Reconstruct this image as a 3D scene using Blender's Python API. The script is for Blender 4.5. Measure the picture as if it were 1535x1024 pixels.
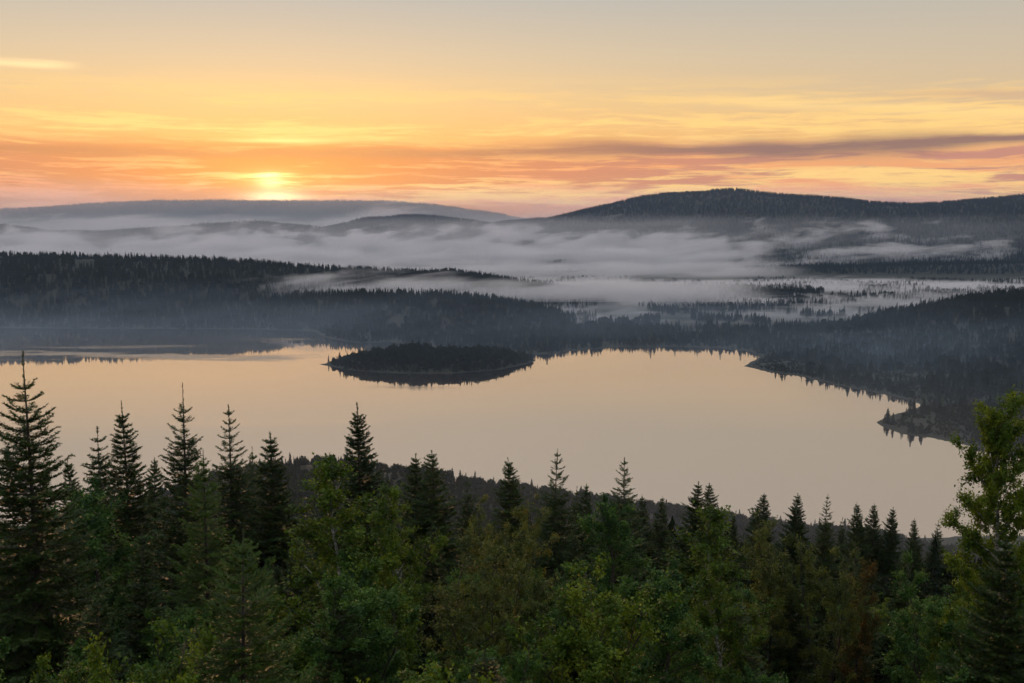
import bpy, math, random
import numpy as np

for o in list(bpy.data.objects):
    bpy.data.objects.remove(o)
SC = bpy.context.scene
COL = SC.collection
R = math.radians

# ------------------------------------------------------------------ camera
F_PX, HORIZON, CAM_Z = 1500.0, 320.0, 140.0          # photograph is 1535 x 1024 px, lake level is z = 0
PITCH = math.atan((512 - HORIZON) / F_PX)
cam = bpy.data.cameras.new('camera')
cam.sensor_width = 36.0
cam.lens = 36.0 * F_PX / 1535.0
cam.clip_start, cam.clip_end = 0.5, 40000.0
cam_o = bpy.data.objects.new('camera', cam)
cam_o.location = (0, 0, CAM_Z)
cam_o.rotation_euler = (math.pi / 2 - PITCH, 0, 0)
COL.objects.link(cam_o)
SC.camera = cam_o
SC.render.resolution_x, SC.render.resolution_y = 1024, 683


def at(px, py, D):
    """point on the ray of a photo pixel where its forward ground distance is D metres"""
    xc, yc = (px - 767.5) / F_PX, (512 - py) / F_PX
    s, c = math.sin(PITCH), math.cos(PITCH)
    t = D / (c + yc * s)
    return xc * t, D, CAM_Z + t * (yc * c - s)


def on_lake(px, py):
    xc, yc = (px - 767.5) / F_PX, (512 - py) / F_PX
    s, c = math.sin(PITCH), math.cos(PITCH)
    t = CAM_Z / (s - yc * c)
    return xc * t, t * (c + yc * s)


# ------------------------------------------------------------------ node expressions
class X:
    """a socket that can be used in arithmetic"""
    def __init__(self, nt, s): self.nt, self.s = nt, s
    def _m(self, op, *a):
        n = self.nt.nodes.new('ShaderNodeMath'); n.operation = op
        for i, v in enumerate((self,) + a):
            if isinstance(v, X): self.nt.links.new(v.s, n.inputs[i])
            else: n.inputs[i].default_value = v
        return X(self.nt, n.outputs[0])
    def __add__(s, o): return s._m('ADD', o)
    __radd__ = __add__
    def __sub__(s, o): return s._m('SUBTRACT', o)
    def __rsub__(s, o): return (s * -1.0) + o
    def __mul__(s, o): return s._m('MULTIPLY', o)
    __rmul__ = __mul__
    def __truediv__(s, o): return s._m('DIVIDE', o)
    def __pow__(s, o): return s._m('POWER', o)
    def abs(s): return s._m('ABSOLUTE')
    def exp(s): return s._m('EXPONENT')
    def min(s, o): return s._m('MINIMUM', o)
    def max(s, o): return s._m('MAXIMUM', o)
    def step(s, lo, hi):
        n = s.nt.nodes.new('ShaderNodeMapRange'); n.interpolation_type = 'SMOOTHSTEP'
        for k, v in (('Value', s), ('From Min', lo), ('From Max', hi)):
            if isinstance(v, X): s.nt.links.new(v.s, n.inputs[k])
            else: n.inputs[k].default_value = v
        return X(s.nt, n.outputs[0])


def gauss(x, c, w):
    t = (x - c) / w
    return (t * t * -1.0).exp()


def vec(nt, x, y, z):
    n = nt.nodes.new('ShaderNodeCombineXYZ')
    for i, v in enumerate((x, y, z)):
        if isinstance(v, X): nt.links.new(v.s, n.inputs[i])
        else: n.inputs[i].default_value = v
    return n.outputs[0]


def noise(nt, v, scale=1.0, detail=4.0, rough=0.55, distortion=0.0):
    n = nt.nodes.new('ShaderNodeTexNoise')
    nt.links.new(v, n.inputs['Vector'])
    n.inputs['Scale'].default_value = scale
    n.inputs['Detail'].default_value = detail
    n.inputs['Roughness'].default_value = rough
    n.inputs['Distortion'].default_value = distortion
    return X(nt, n.outputs['Fac'])


def mixc(nt, f, a, b, mode='MIX'):
    n = nt.nodes.new('ShaderNodeMix'); n.data_type = 'RGBA'; n.blend_type = mode; n.clamp_factor = True
    for i, v in ((0, f), (6, a), (7, b)):
        if isinstance(v, X): nt.links.new(v.s, n.inputs[i])
        elif isinstance(v, bpy.types.NodeSocket): nt.links.new(v, n.inputs[i])
        elif i == 0: n.inputs[i].default_value = v
        else: n.inputs[i].default_value = (*v, 1)
    return n.outputs[2]


def addc(nt, a, col, f):
    """a + col * f, f may exceed one"""
    n = nt.nodes.new('ShaderNodeVectorMath'); n.operation = 'MULTIPLY_ADD'
    nt.links.new(vec(nt, f, f, f), n.inputs[0]); n.inputs[1].default_value = col; nt.links.new(a, n.inputs[2])
    return n.outputs[0]


def ramp(nt, x, stops, interp='LINEAR'):
    n = nt.nodes.new('ShaderNodeValToRGB'); n.color_ramp.interpolation = interp
    nt.links.new(x.s, n.inputs[0])
    els = n.color_ramp.elements
    while len(els) < len(stops): els.new(0.5)
    for e, (p, c) in zip(els, stops):
        e.position = p; e.color = (*c, 1)
    return n.outputs[0]


# ------------------------------------------------------------------ sky
SUN_AZ, SUN_EL = -13.4, 1.7                           # degrees, right of straight ahead / above the horizon
world = bpy.data.worlds.new('World'); SC.world = world
world.use_nodes = True
nt = world.node_tree; nt.nodes.clear()
tc = nt.nodes.new('ShaderNodeTexCoord')
sp = nt.nodes.new('ShaderNodeSeparateXYZ'); nt.links.new(tc.outputs['Generated'], sp.inputs[0])
dx, dy, dz = (X(nt, sp.outputs[i]) for i in range(3))
el = dz.max(-1.0).min(1.0)._m('ARCSINE') * 57.2958
az = dx._m('ARCTAN2', dy) * 57.2958
base = ramp(nt, (el.max(0.0) / 90.0) ** 0.5, [((e / 90.0) ** 0.5, c) for e, c in (
    (0.0, (0.74, 0.35, 0.26)), (1.2, (0.80, 0.33, 0.18)), (2.6, (0.82, 0.35, 0.13)), (4.2, (0.80, 0.435, 0.14)),
    (6.0, (0.75, 0.49, 0.215)), (8.5, (0.61, 0.475, 0.31)), (12.0, (0.425, 0.412, 0.378)), (17, (0.46, 0.45, 0.44)),
    (28, (0.53, 0.54, 0.56)), (50, (0.57, 0.63, 0.73)), (90, (0.58, 0.66, 0.79)))])
# the side of the sky turned away from the sunrise is dimmer and cooler
cosd = dx * math.sin(R(SUN_AZ)) + dy * math.cos(R(SUN_AZ))
back = (cosd * -0.5 + 0.5)
base = mixc(nt, back.step(0.02, 0.8) * 0.8, base, (0.46, 0.50, 0.59))
sidefall = ((az - SUN_AZ).abs()).step(6.0, 46.0)
base = mixc(nt, sidefall * el.step(2.0, 7.0) * 0.4, base, (0.40, 0.365, 0.31))
# clouds: long flat streaks low over the horizon
warp = noise(nt, vec(nt, az * 0.05, el * 0.12, 3.1), 1.0, 3.0)
elw = el + (warp - 0.5) * 1.3
st1 = noise(nt, vec(nt, az * 0.045, elw * 0.75, 7.7), 1.0, 5.0, 0.55, 0.15)
st2 = noise(nt, vec(nt, az * 0.11 + 4.0, elw * 2.1, 1.3), 1.0, 5.0, 0.62, 0.12)
st3 = noise(nt, vec(nt, az * 0.42 + 9.0, elw * 3.6, 5.5), 1.0, 6.0, 0.65, 0.2)
low = el.step(8.0, 4.2)                               # streaks thin out upwards
lit = (st1 * 0.45 + st2 * 0.33 + st3 * 0.22).step(0.465, 0.56)
nearsun = gauss(az, SUN_AZ, 20.0)
col = mixc(nt, lit * low, base, (0.92, 0.59, 0.20))
shade = (st2 * 0.45 + (1.0 - st1) * 0.33 + st3 * 0.22).step(0.465, 0.535)
lowband = el.step(4.6, 3.0)
darkcol = mixc(nt, nearsun, (0.50, 0.215, 0.165), (0.62, 0.205, 0.05))
col = mixc(nt, shade * lowband * 0.95, col, darkcol)
# the long mauve bank across the whole sky
ec = az * 0.009 + 3.40 + (noise(nt, vec(nt, az * 0.10, 0.0, 9.0), 1.0, 3.0) - 0.5) * 1.0
wd = 0.85 * (noise(nt, vec(nt, az * 0.085, 5.0, 2.0), 1.0, 2.0).step(0.35, 0.65) * 0.42 + 0.22) * (az.step(-12, 22) * 0.35 + 0.75)
bk = gauss(elw * 0.12 + el * 0.88, ec, wd)
bk = (bk * (st2 * 0.7 + st3 * 0.9 + 0.25)).min(1.0)
bankc = mixc(nt, az.step(-12.0, 16.0), (0.50, 0.20, 0.08), (0.235, 0.13, 0.115))
col = mixc(nt, bk * (az.step(-8.0, 14.0) * 0.1 + 0.85), col, bankc)
# a second, fainter one to the far left below it and thin slanting streaks to the right
col = mixc(nt, gauss(el, 1.5, 0.34) * az.step(-16.0, -24.0) * (st1.step(0.35, 0.6)) * 0.7, col, (0.50, 0.27, 0.20))
ln = gauss(el, 6.15 - (az - 10.0).max(0.0) * 0.072 + (warp - 0.5) * 0.9 + (st2 - 0.5) * 1.2, 0.24) * az.step(8.0, 15.0) * st1.step(0.34, 0.56)
col = mixc(nt, ln * 0.6, col, (0.92, 0.62, 0.24))
ln = gauss(el, 6.0 - (az - 24.0) * 0.03 + (st2 - 0.5) * 0.7, 0.22) * az.step(17.0, 25.0)
col = mixc(nt, ln * 0.55, col, (0.55, 0.34, 0.22))
ln = gauss(el, 7.45 + (st2 - 0.5) * 0.4, 0.17) * az.step(-22.3, -24.5) * az.step(-38.0, -34.0)
col = mixc(nt, ln * 0.8, col, (1.0, 0.72, 0.36))
# glow of the sun behind thin cloud
def glow(c, sx, sy, amp, colr, m=None):
    a, b = (az - SUN_AZ) / sx, (el - SUN_EL) / sy
    g = ((a * a + b * b) * -1.0).exp() * amp
    if m is not None: g = g * m
    return addc(nt, c, colr, g)
veil = 1.0 - shade * 0.55
col = glow(col, 15.0, 5.0, 0.10, (1.0, 0.60, 0.12))
col = glow(col, 5.0, 1.4, 0.36, (1.0, 0.62, 0.08), veil)
col = glow(col, 1.5, 0.6, 0.8, (1.0, 0.72, 0.25), veil)
col = glow(col, 0.7, 0.42, 1.2, (1.0, 0.86, 0.5), veil)
col = addc(nt, col, (1.0, 0.86, 0.5), gauss(el, 0.92, 0.26) * gauss(az, SUN_AZ + 0.2, 1.5) * 1.3)
ln = gauss(el, 3.95 + (st2 - 0.5) * 0.3, 0.13) * gauss(az, SUN_AZ + 0.7, 2.6)
col = addc(nt, col, (1.0, 0.75, 0.3), ln * 0.34)
sky = nt.nodes.new('ShaderNodeTexSky'); sky.sky_type = 'NISHITA'; sky.sun_disc = False
sky.sun_elevation = R(SUN_EL); sky.sun_rotation = R(SUN_AZ); sky.altitude = 400; sky.dust_density = 2.0
nsc = nt.nodes.new('ShaderNodeVectorMath'); nsc.operation = 'SCALE'; nsc.inputs['Scale'].default_value = 0.008
nt.links.new(sky.outputs[0], nsc.inputs[0])
add = nt.nodes.new('ShaderNodeVectorMath'); add.operation = 'ADD'
nt.links.new(col, add.inputs[0]); nt.links.new(nsc.outputs[0], add.inputs[1])
bg = nt.nodes.new('ShaderNodeBackground'); nt.links.new(add.outputs[0], bg.inputs[0]); bg.inputs[1].default_value = 0.90
out = nt.nodes.new('ShaderNodeOutputWorld'); nt.links.new(bg.outputs[0], out.inputs[0])
world.cycles.sampling_method = 'MANUAL'; world.cycles.sample_map_resolution = 1024

# ------------------------------------------------------------------ sun, exposure, sampling
sl = bpy.data.lights.new('sun', 'SUN'); sl.energy = 2.4; sl.angle = R(4.0); sl.color = (1.0, 0.52, 0.24)
so = bpy.data.objects.new('sun', sl); COL.objects.link(so)
so.location = (-300, 1200, 300)
so.rotation_euler = (R(90 - SUN_EL), 0, R(180 - SUN_AZ))
so['kind'] = 'helper'
SC.view_settings.view_transform = 'Standard'; SC.view_settings.look = 'None'
SC.view_settings.exposure = 0.4; SC.view_settings.gamma = 1.0; SC.view_settings.use_curve_mapping = False
cy = SC.cycles
cy.use_denoising = True; cy.denoiser = 'OPENIMAGEDENOISE'; cy.denoising_prefilter = 'ACCURATE'
cy.use_adaptive_sampling = True; cy.adaptive_threshold = 0.025
cy.max_bounces = 8; cy.diffuse_bounces = 1; cy.glossy_bounces = 2; cy.transmission_bounces = 3
cy.volume_bounces = 5; cy.transparent_max_bounces = 4; cy.caustics_reflective = False; cy.caustics_refractive = False
cy.volume_step_rate = 1.0; cy.volume_max_steps = 160
SC.render.film_transparent = False

# ------------------------------------------------------------------ helpers
rng = np.random.default_rng(11)


def tag(o, label=None, cat=None, group=None, kind=None):
    for k, v in (('label', label), ('category', cat), ('group', group), ('kind', kind)):
        if v: o[k] = v
    return o


def np_mesh(name, verts, faces, mat=None, smooth=False, rnd=None):
    """verts (n,3), faces (m,3|4) as numpy arrays -> mesh; rnd: one random number per face"""
    me = bpy.data.meshes.new(name)
    verts = np.asarray(verts, np.float32); faces = np.asarray(faces, np.int32)
    k = faces.shape[1]
    me.vertices.add(len(verts)); me.vertices.foreach_set('co', verts.ravel())
    me.loops.add(faces.size); me.loops.foreach_set('vertex_index', faces.ravel())
    me.polygons.add(len(faces))
    me.polygons.foreach_set('loop_start', np.arange(0, faces.size, k, dtype=np.int32))
    me.polygons.foreach_set('use_smooth', np.full(len(faces), smooth))
    if rnd is not None:
        a = me.attributes.new('rnd', 'FLOAT', 'FACE'); a.data.foreach_set('value', np.asarray(rnd, np.float32))
    if mat: me.materials.append(mat)
    me.update(calc_edges=True)
    return me


def link(name, data, parent=None, loc=None):
    o = bpy.data.objects.new(name, data); COL.objects.link(o)
    if parent: o.parent = parent
    if loc is not None: o.location = loc
    return o


def material(name):
    m = bpy.data.materials.new(name); m.use_nodes = True
    t = m.node_tree
    return m, t, t.nodes['Principled BSDF'], t.nodes['Material Output']


def hash2(ix, iy, seed):
    h = (ix * 374761393 + iy * 668265263 + seed * 2147483647 % 1000003) & 0xFFFFFFFF
    h = ((h ^ (h >> 13)) * 1274126177) & 0xFFFFFFFF
    return ((h ^ (h >> 16)) & 0xFFFF) / 65535.0


def vnoise(x, y, seed=0):
    ix, iy = np.floor(x).astype(np.int64), np.floor(y).astype(np.int64)
    fx, fy = x - ix, y - iy
    fx, fy = fx * fx * (3 - 2 * fx), fy * fy * (3 - 2 * fy)
    a, b = hash2(ix, iy, seed), hash2(ix + 1, iy, seed)
    c, d = hash2(ix, iy + 1, seed), hash2(ix + 1, iy + 1, seed)
    return (a + (b - a) * fx) * (1 - fy) + (c + (d - c) * fx) * fy


def fbm(x, y, seed=0, octs=4):
    s, a, n = 0.0, 0.5, 0.0
    for i in range(octs):
        s = s + a * vnoise(x * 2 ** i, y * 2 ** i, seed + i * 17); n += a; a *= 0.5
    return s / n - 0.5


def sstep(x, lo, hi):
    t = np.clip((x - lo) / (hi - lo), 0, 1)
    return t * t * (3 - 2 * t)


# ------------------------------------------------------------------ the land
SHORE_PX = [(-400, 492), (0, 492), (200, 493), (400, 494), (470, 497), (492, 509), (540, 515), (582, 513), (620, 519),
            (700, 525), (780, 531), (830, 531), (860, 526), (920, 521), (1000, 520), (1080, 522), (1120, 527), (1142, 534),
            (1113, 549), (1150, 557), (1199, 564), (1253, 577), (1312, 588), (1362, 600), (1386, 607), (1359, 616),
            (1336, 622), (1310, 632), (1320, 639), (1355, 651), (1402, 659), (1449, 668), (1520, 680), (1610, 700), (1720, 760)]
LAKE = [on_lake(*p) for p in SHORE_PX] + [(240, 425), (100, 415), (-100, 425), (-300, 450), (-800, 560), (-1150, 800), (-1250, 1100)]
ISLE = [on_lake(*p) for p in [(480, 546), (520, 555), (600, 560), (680, 560), (745, 555), (786, 547), (806, 541), (795, 536), (765, 536), (700, 536),
                              (600, 536), (525, 539)]]


def signed(poly, x, y):
    """distance to a polygon's outline, negative inside"""
    d = np.full(x.shape, 1e9); ins = np.zeros(x.shape, bool)
    n = len(poly)
    for i in range(n):
        (ax, ay), (bx, by) = poly[i], poly[(i + 1) % n]
        ex, ey = bx - ax, by - ay
        t = np.clip(((x - ax) * ex + (y - ay) * ey) / (ex * ex + ey * ey), 0, 1)
        d = np.minimum(d, np.hypot(x - ax - t * ex, y - ay - t * ey))
        c = ((ay > y) != (by > y))
        with np.errstate(divide='ignore', invalid='ignore'):
            ins ^= c & (x < ex * (y - ay) / (ey if ey else 1e-9) + ax)
    return np.where(ins, -d, d)


# crest lines of the hills: (photo x, photo y of the treetops, distance), tree height, width in front, width behind
RIDGES = [
    ([(-500, 385, 1450), (-150, 379, 1480), (0, 378, 1500), (100, 380, 1500), (240, 383, 1510), (330, 385, 1520), (420, 390, 1540), (480, 397, 1570),
      (540, 403, 1620), (600, 404, 1640), (680, 404, 1630), (760, 414, 1610), (830, 426, 1580), (880, 435, 1550), (930, 446, 1510), (980, 462, 1480)], 11, 300, 240),
    ([(300, 450, 1400), (380, 440, 1400), (480, 435, 1350), (600, 437, 1300), (680, 438, 1280), (740, 444, 1260), (800, 456, 1245), (850, 468, 1235),
      (900, 488, 1220), (940, 500, 1200)], 11, 190, 170),
    ([(1120, 500, 1110), (1191, 488, 1110), (1270, 482, 1120), (1331, 478, 1130), (1375, 466, 1140), (1410, 456, 1150), (1470, 442, 1170), (1535, 434, 1190),
      (1650, 428, 1200), (1800, 426, 1200)], 11, 430, 200),
    ([(980, 422, 2350), (1030, 412, 2320), (1100, 403, 2300), (1180, 398, 2300), (1260, 396, 2300), (1350, 394, 2300), (1450, 391, 2300), (1535, 390, 2300), (1800, 388, 2300)], 11, 160, 220),
    ([(740, 412, 2700), (780, 391, 2700), (830, 388, 2700), (880, 390, 2720), (930, 410, 2720)], 11, 100, 120),
    ([(-300, 338, 3600), (0, 336, 3600), (60, 345, 3550), (200, 345, 3500), (280, 337, 3500), (380, 331, 3500), (470, 338, 3500), (560, 352, 3500)], 12, 500, 500),
    ([(440, 352, 4000), (540, 327, 4000), (600, 321, 4000), (640, 322, 4000), (700, 328, 4000), (740, 333, 3900), (800, 340, 3800)], 12, 700, 700),
    ([(640, 350, 3900), (700, 338, 3900), (760, 330, 3850), (820, 327, 3800), (850, 320, 3750), (900, 307, 3700), (950, 297, 3650), (1000, 289, 3600), (1040, 285, 3550),
      (1080, 283, 3500), (1110, 285, 3500), (1160, 290, 3450), (1220, 294, 3400), (1280, 300, 3400), (1340, 305, 3350), (1380, 305, 3300), (1440, 299, 3250),
      (1500, 295, 3250), (1535, 291, 3250), (1700, 280, 3250), (1900, 275, 3250)], 12, 1000, 1200),
    ([(-500, 318, 7000), (-200, 315, 7000), (0, 312, 7000), (60, 310, 7000), (120, 305, 7000), (180, 302, 7000), (250, 299, 7000), (320, 299, 7000), (400, 300, 7000), (500, 300, 7000),
      (580, 300, 7100), (640, 304, 7200), (700, 312, 7300), (740, 318, 7400), (790, 328, 7500), (900, 340, 7600)], 12, 1500, 1500),
    ([(-600, 325, 9300), (500, 326, 9300), (800, 328, 9300), (1200, 324, 9300), (2000, 322, 9300)], 12, 1200, 1200),
]
CRESTS = []
for pts, th, wf, wb in RIDGES:
    w = np.array([at(*p) for p in pts])
    w[:, 2] -= th * 0.92
    w = w[np.argsort(w[:, 0])]
    CRESTS.append((w, wf, wb))
KX = np.array([-500, -250, -140, -97, -82, -61, -39, -13, 0, 20, 45, 70, 100, 118, 150, 300, 500.])
KZ = np.array([8, 28, 48, 60, 64.5, 67.5, 66, 63, 61.5, 58, 53, 49, 45, 43, 37, 22, 8.])
GY = np.array([-400, -60, -8, 2.5, 5, 10, 20, 30, 45, 60, 75, 100])
GZ = np.array([90, 132, 138, 138, 134.5, 130, 125, 121, 116, 112, 108, 100.5])


def front_hill(x, y):
    near = np.interp(y, GY, GZ)
    wob = fbm(x / 28 + 3, y / 28, 5, 3) * 5 * sstep(y, 6, 30)
    k = np.interp(x, KX, KZ)
    t = np.clip((y - 100) / 180, 0, 1)
    mid = 100.5 + (k - 100.5) * t - 34 * t * (1 - t)
    z = np.where(y < 100, near, mid)
    z = np.where(y > 280, k * (1 - sstep(y, 265, 430)) / (1 - sstep(np.array(280.0), 265, 430)), z)
    side = sstep(np.abs(x), 90, 420)
    return z * (1 - 0.75 * side) + wob * (1 - sstep(y, 300, 420))


def land(x, y):
    x = np.asarray(x, float); y = np.asarray(y, float)
    sd = signed(LAKE, x, y)
    si = signed(ISLE, x, y)
    wig = fbm(x / 22, y / 22, 31, 3) * 7
    far = (y > 520)
    s = np.where(far, sd + wig, sd)
    s = np.where(si < s * 0 + 60, np.maximum(s, -si + wig * 0.7), s)      # the island is land
    gate = np.where((x > 120) & (y < 1080), sstep(s, 30, 270), sstep(s, 0, 110))
    h = np.zeros(x.shape)
    for w, wf, wb in CRESTS:
        yc = np.interp(x, w[:, 0], w[:, 1]); zc = np.interp(x, w[:, 0], w[:, 2])
        lo, hi = w[0, 0], w[-1, 0]
        ends = np.clip(1 - np.maximum(lo - x, x - hi) / (wf * 0.8), 0, 1)
        zc = zc * ends * ends * (3 - 2 * ends)
        dyy = y - yc
        b = np.clip(1 - np.where(dyy < 0, -dyy / wf, dyy / wb), 0, 1)
        hh = zc * b * b * (3 - 2 * b)
        h = np.maximum(h, hh)
    rough = fbm(x / 160, y / 160, 41, 4) * np.clip(h * 0.18, 0, 14)
    rough = rough * np.clip(np.abs(y - 1500) / 1500, .35, 1)
    base = np.clip(s * 0.05, 0, 1.2) + np.clip((s - 20) * 0.012, 0, 3) + (fbm(x / 90, y / 90, 51, 3) + 0.15) * 3 * sstep(s, 10, 80)
    base = np.maximum(base, np.clip(s * 0.05, 0, 0.6))
    z = np.maximum(base, (h + rough) * gate + 0.4 * base)
    isle = 13.5 * sstep(-si, 0, 48) * (0.75 + 0.5 * fbm(x / 60, y / 60, 61, 2))
    z = np.where(si < 0, np.clip(-si * 0.06, 0, 1) + isle, z)
    fh = front_hill(x, y)
    z = np.where(y < 560, np.maximum(np.where(s > 0, z * sstep(y, 440, 560), 0), fh), z)
    wet = (s < 0) & ~((y < 560) & (fh > 0.3))
    return np.where(wet, -np.clip(-s * 0.09, 0, 3.0), z)


def axis(parts):
    a = np.concatenate([np.linspace(p, q, n, endpoint=False) for p, q, n in parts])
    return np.append(a, parts[-1][1])


gx = axis([(-7000, -2600, 45), (-2600, -900, 110), (-900, -300, 130), (-300, -60, 70), (-60, 60, 90), (60, 300, 70), (300, 900, 130), (900, 2600, 110), (2600, 7000, 45)])
gy = axis([(-400, -10, 14), (-10, 130, 80), (130, 460, 60), (460, 820, 60), (820, 1300, 170), (1300, 2000, 130), (2000, 4400, 160), (4400, 10500, 90)])
GXX, GYY = np.meshgrid(gx, gy)
GZZ = land(GXX, GYY)
nx, ny = len(gx), len(gy)
idx = np.arange(nx * ny).reshape(ny, nx)
quads = np.stack([idx[:-1, :-1], idx[:-1, 1:], idx[1:, 1:], idx[1:, :-1]], -1).reshape(-1, 4)

m_ground, t, bs, mo = material('forest_floor')
g = t.nodes.new('ShaderNodeNewGeometry')
nn = noise(t, g.outputs['Position'], 0.05, 6.0, 0.65)
n2 = noise(t, g.outputs['Position'], 0.9, 5.0, 0.6)
c = ramp(t, nn * 0.6 + n2 * 0.4, [(0.3, (0.012, 0.016, 0.008)), (0.5, (0.021, 0.025, 0.010)), (0.7, (0.038, 0.034, 0.017))])
t.links.new(c, bs.inputs['Base Color']); bs.inputs['Roughness'].default_value = 0.95
bp = t.nodes.new('ShaderNodeBump'); bp.inputs['Strength'].default_value = 0.6; bp.inputs['Distance'].default_value = 0.5
t.links.new(n2.s, bp.inputs['Height']); t.links.new(bp.outputs[0], bs.inputs['Normal'])
ground = link('ground', np_mesh('ground', np.stack([GXX, GYY, GZZ], -1).reshape(-1, 3), quads, m_ground, smooth=True))
tag(ground, 'dark forested ground of the valley, its hills and lake shores', 'ground', kind='structure')


def ground_z(x, y):
    """height of the ground sheet itself (bilinear in its grid)"""
    x = np.asarray(x, float); y = np.asarray(y, float)
    i = np.clip(np.searchsorted(gx, x) - 1, 0, nx - 2); j = np.clip(np.searchsorted(gy, y) - 1, 0, ny - 2)
    fx = (x - gx[i]) / (gx[i + 1] - gx[i]); fy = (y - gy[j]) / (gy[j + 1] - gy[j])
    return ((GZZ[j, i] * (1 - fx) + GZZ[j, i + 1] * fx) * (1 - fy) + (GZZ[j + 1, i] * (1 - fx) + GZZ[j + 1, i + 1] * fx) * fy)


# ------------------------------------------------------------------ the lake
m_water, t, bs, mo = material('lake_water')
t.nodes.remove(bs)
g = t.nodes.new('ShaderNodeNewGeometry')
sx = t.nodes.new('ShaderNodeSeparateXYZ'); t.links.new(g.outputs['Position'], sx.inputs[0])
wx, wy = X(t, sx.outputs[0]), X(t, sx.outputs[1])
# wind-ruffled lanes lie in long streaks on the calm water
lane = noise(t, vec(t, wx * 0.0035, wy * 0.022, 4.0), 1.0, 4.0, 0.55, 0.5).step(0.53, 0.70)
farleft = (wx + wy * 0.10).step(-60.0, -260.0) * wy.step(850, 960) * wy.step(1120.0, 1040.0)
wl = wy - (1012.0 - (wx + 519.0) * 0.19) + (noise(t, vec(t, wx * 0.02, wy * 0.02, 2.0), 1.0, 3.0) - 0.5) * 30.0
breeze = gauss(wl, 0.0, 13.0) * wx.step(-190.0, -235.0) * noise(t, vec(t, wx * 0.02, wy * 0.09, 8.0), 1.0, 3.0).step(0.36, 0.52)
ruffle = lane * (farleft * 0.5 + wx.step(300.0, -120.0) * 0.35 + 0.12) + breeze * 1.5 + 0.012
rip = noise(t, vec(t, wx * 0.5, wy * 0.9, 1.0), 1.0, 3.0, 0.5)
bp = t.nodes.new('ShaderNodeBump'); bp.inputs['Distance'].default_value = 0.12
t.links.new(rip.s, bp.inputs['Height']); t.links.new(ruffle.s, bp.inputs['Strength'])
gl = t.nodes.new('ShaderNodeBsdfGlossy'); gl.inputs['Color'].default_value = (1.0, 0.845, 0.69, 1)
t.links.new((ruffle.min(1.0) * 0.05 + 0.022).s, gl.inputs['Roughness']); t.links.new(bp.outputs[0], gl.inputs['Normal'])
df = t.nodes.new('ShaderNodeBsdfDiffuse'); df.inputs['Color'].default_value = (0.03, 0.038, 0.045, 1)
fr = t.nodes.new('ShaderNodeFresnel'); fr.inputs['IOR'].default_value = 3.0
ms = t.nodes.new('ShaderNodeMixShader')
t.links.new((X(t, fr.outputs[0]) * 0.9 + 0.47).min(0.99).s, ms.inputs[0]); t.links.new(df.outputs[0], ms.inputs[1]); t.links.new(gl.outputs[0], ms.inputs[2])
t.links.new(ms.outputs[0], mo.inputs[0])
lx, ly = axis([(-1500, 700, 44)]), axis([(380, 1290, 26)])
LX, LY = np.meshgrid(lx, ly)
li = np.arange(LX.size).reshape(LX.shape)
lq = np.stack([li[:-1, :-1], li[:-1, 1:], li[1:, 1:], li[1:, :-1]], -1).reshape(-1, 4)
lake = link('lake', np_mesh('lake', np.stack([LX, LY, LX * 0], -1).reshape(-1, 3), lq, m_water))
tag(lake, 'calm lake mirroring the golden sunrise sky', 'lake', kind='structure')


# ------------------------------------------------------------------ foliage materials
def leaf_material(name, stops, rough=0.5, transl=0.3, spec=0.4, hue=0.25):
    rough, spec = rough + 0.06, spec * 0.7
    m, t, bs, mo = material(name)
    a = t.nodes.new('ShaderNodeAttribute'); a.attribute_name = 'rnd'
    oi = t.nodes.new('ShaderNodeObjectInfo')
    f = X(t, a.outputs['Fac']) * (1 - hue) + X(t, oi.outputs['Random']) * hue
    c = ramp(t, f, stops)
    t.links.new(c, bs.inputs['Base Color'])
    bs.inputs['Roughness'].default_value = rough; bs.inputs['Specular IOR Level'].default_value = spec
    tr = t.nodes.new('ShaderNodeBsdfTranslucent'); t.links.new(mixc(t, 1.0, c, (1.25, 1.2, 0.55), 'MULTIPLY'), tr.inputs[0])
    mx = t.nodes.new('ShaderNodeMixShader'); mx.inputs[0].default_value = transl
    t.links.new(bs.outputs[0], mx.inputs[1]); t.links.new(tr.outputs[0], mx.inputs[2]); t.links.new(mx.outputs[0], mo.inputs[0])
    return m


m_spruce = leaf_material('spruce_needles', [(0.0, (0.0180, 0.0396, 0.0096)), (0.5, (0.0336, 0.0672, 0.0132)), (1.0, (0.0672, 0.1104, 0.0168))], 0.55, 0.18, 0.35)
m_young = leaf_material('young_spruce_needles', [(0.0, (0.0344, 0.0759, 0.0121)), (0.5, (0.0608, 0.1215, 0.0162)), (1.0, (0.1013, 0.1722, 0.0203))], 0.55, 0.25, 0.35)
m_birch = leaf_material('birch_leaves', [(0.1, (0.0213, 0.0448, 0.0053)), (0.5, (0.0789, 0.1471, 0.0117)), (0.9, (0.1865, 0.2452, 0.0171))], 0.55, 0.28)
m_green = leaf_material('green_leaves', [(0.1, (0.0128, 0.0395, 0.0093)), (0.5, (0.0464, 0.1207, 0.0198)), (0.9, (0.1219, 0.2147, 0.0279))], 0.55, 0.22)
m_olive = leaf_material('olive_willow_leaves', [(0.1, (0.0252, 0.0412, 0.0114)), (0.5, (0.0778, 0.1144, 0.0229)), (0.85, (0.1659, 0.1773, 0.0252)), (0.95, (0.1945, 0.1373, 0.0206))], 0.5, 0.28)
m_rust = leaf_material('turning_leaves', [(0.0, (0.035, 0.045, 0.010)), (0.6, (0.075, 0.062, 0.012)), (1.0, (0.15, 0.070, 0.012))], 0.5, 0.3)
m_far = leaf_material('far_forest_needles', [(0.0, (0.013, 0.022, 0.010)), (1.0, (0.022, 0.031, 0.012))], 0.8, 0.1, 0.1, 0.6)


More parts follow.
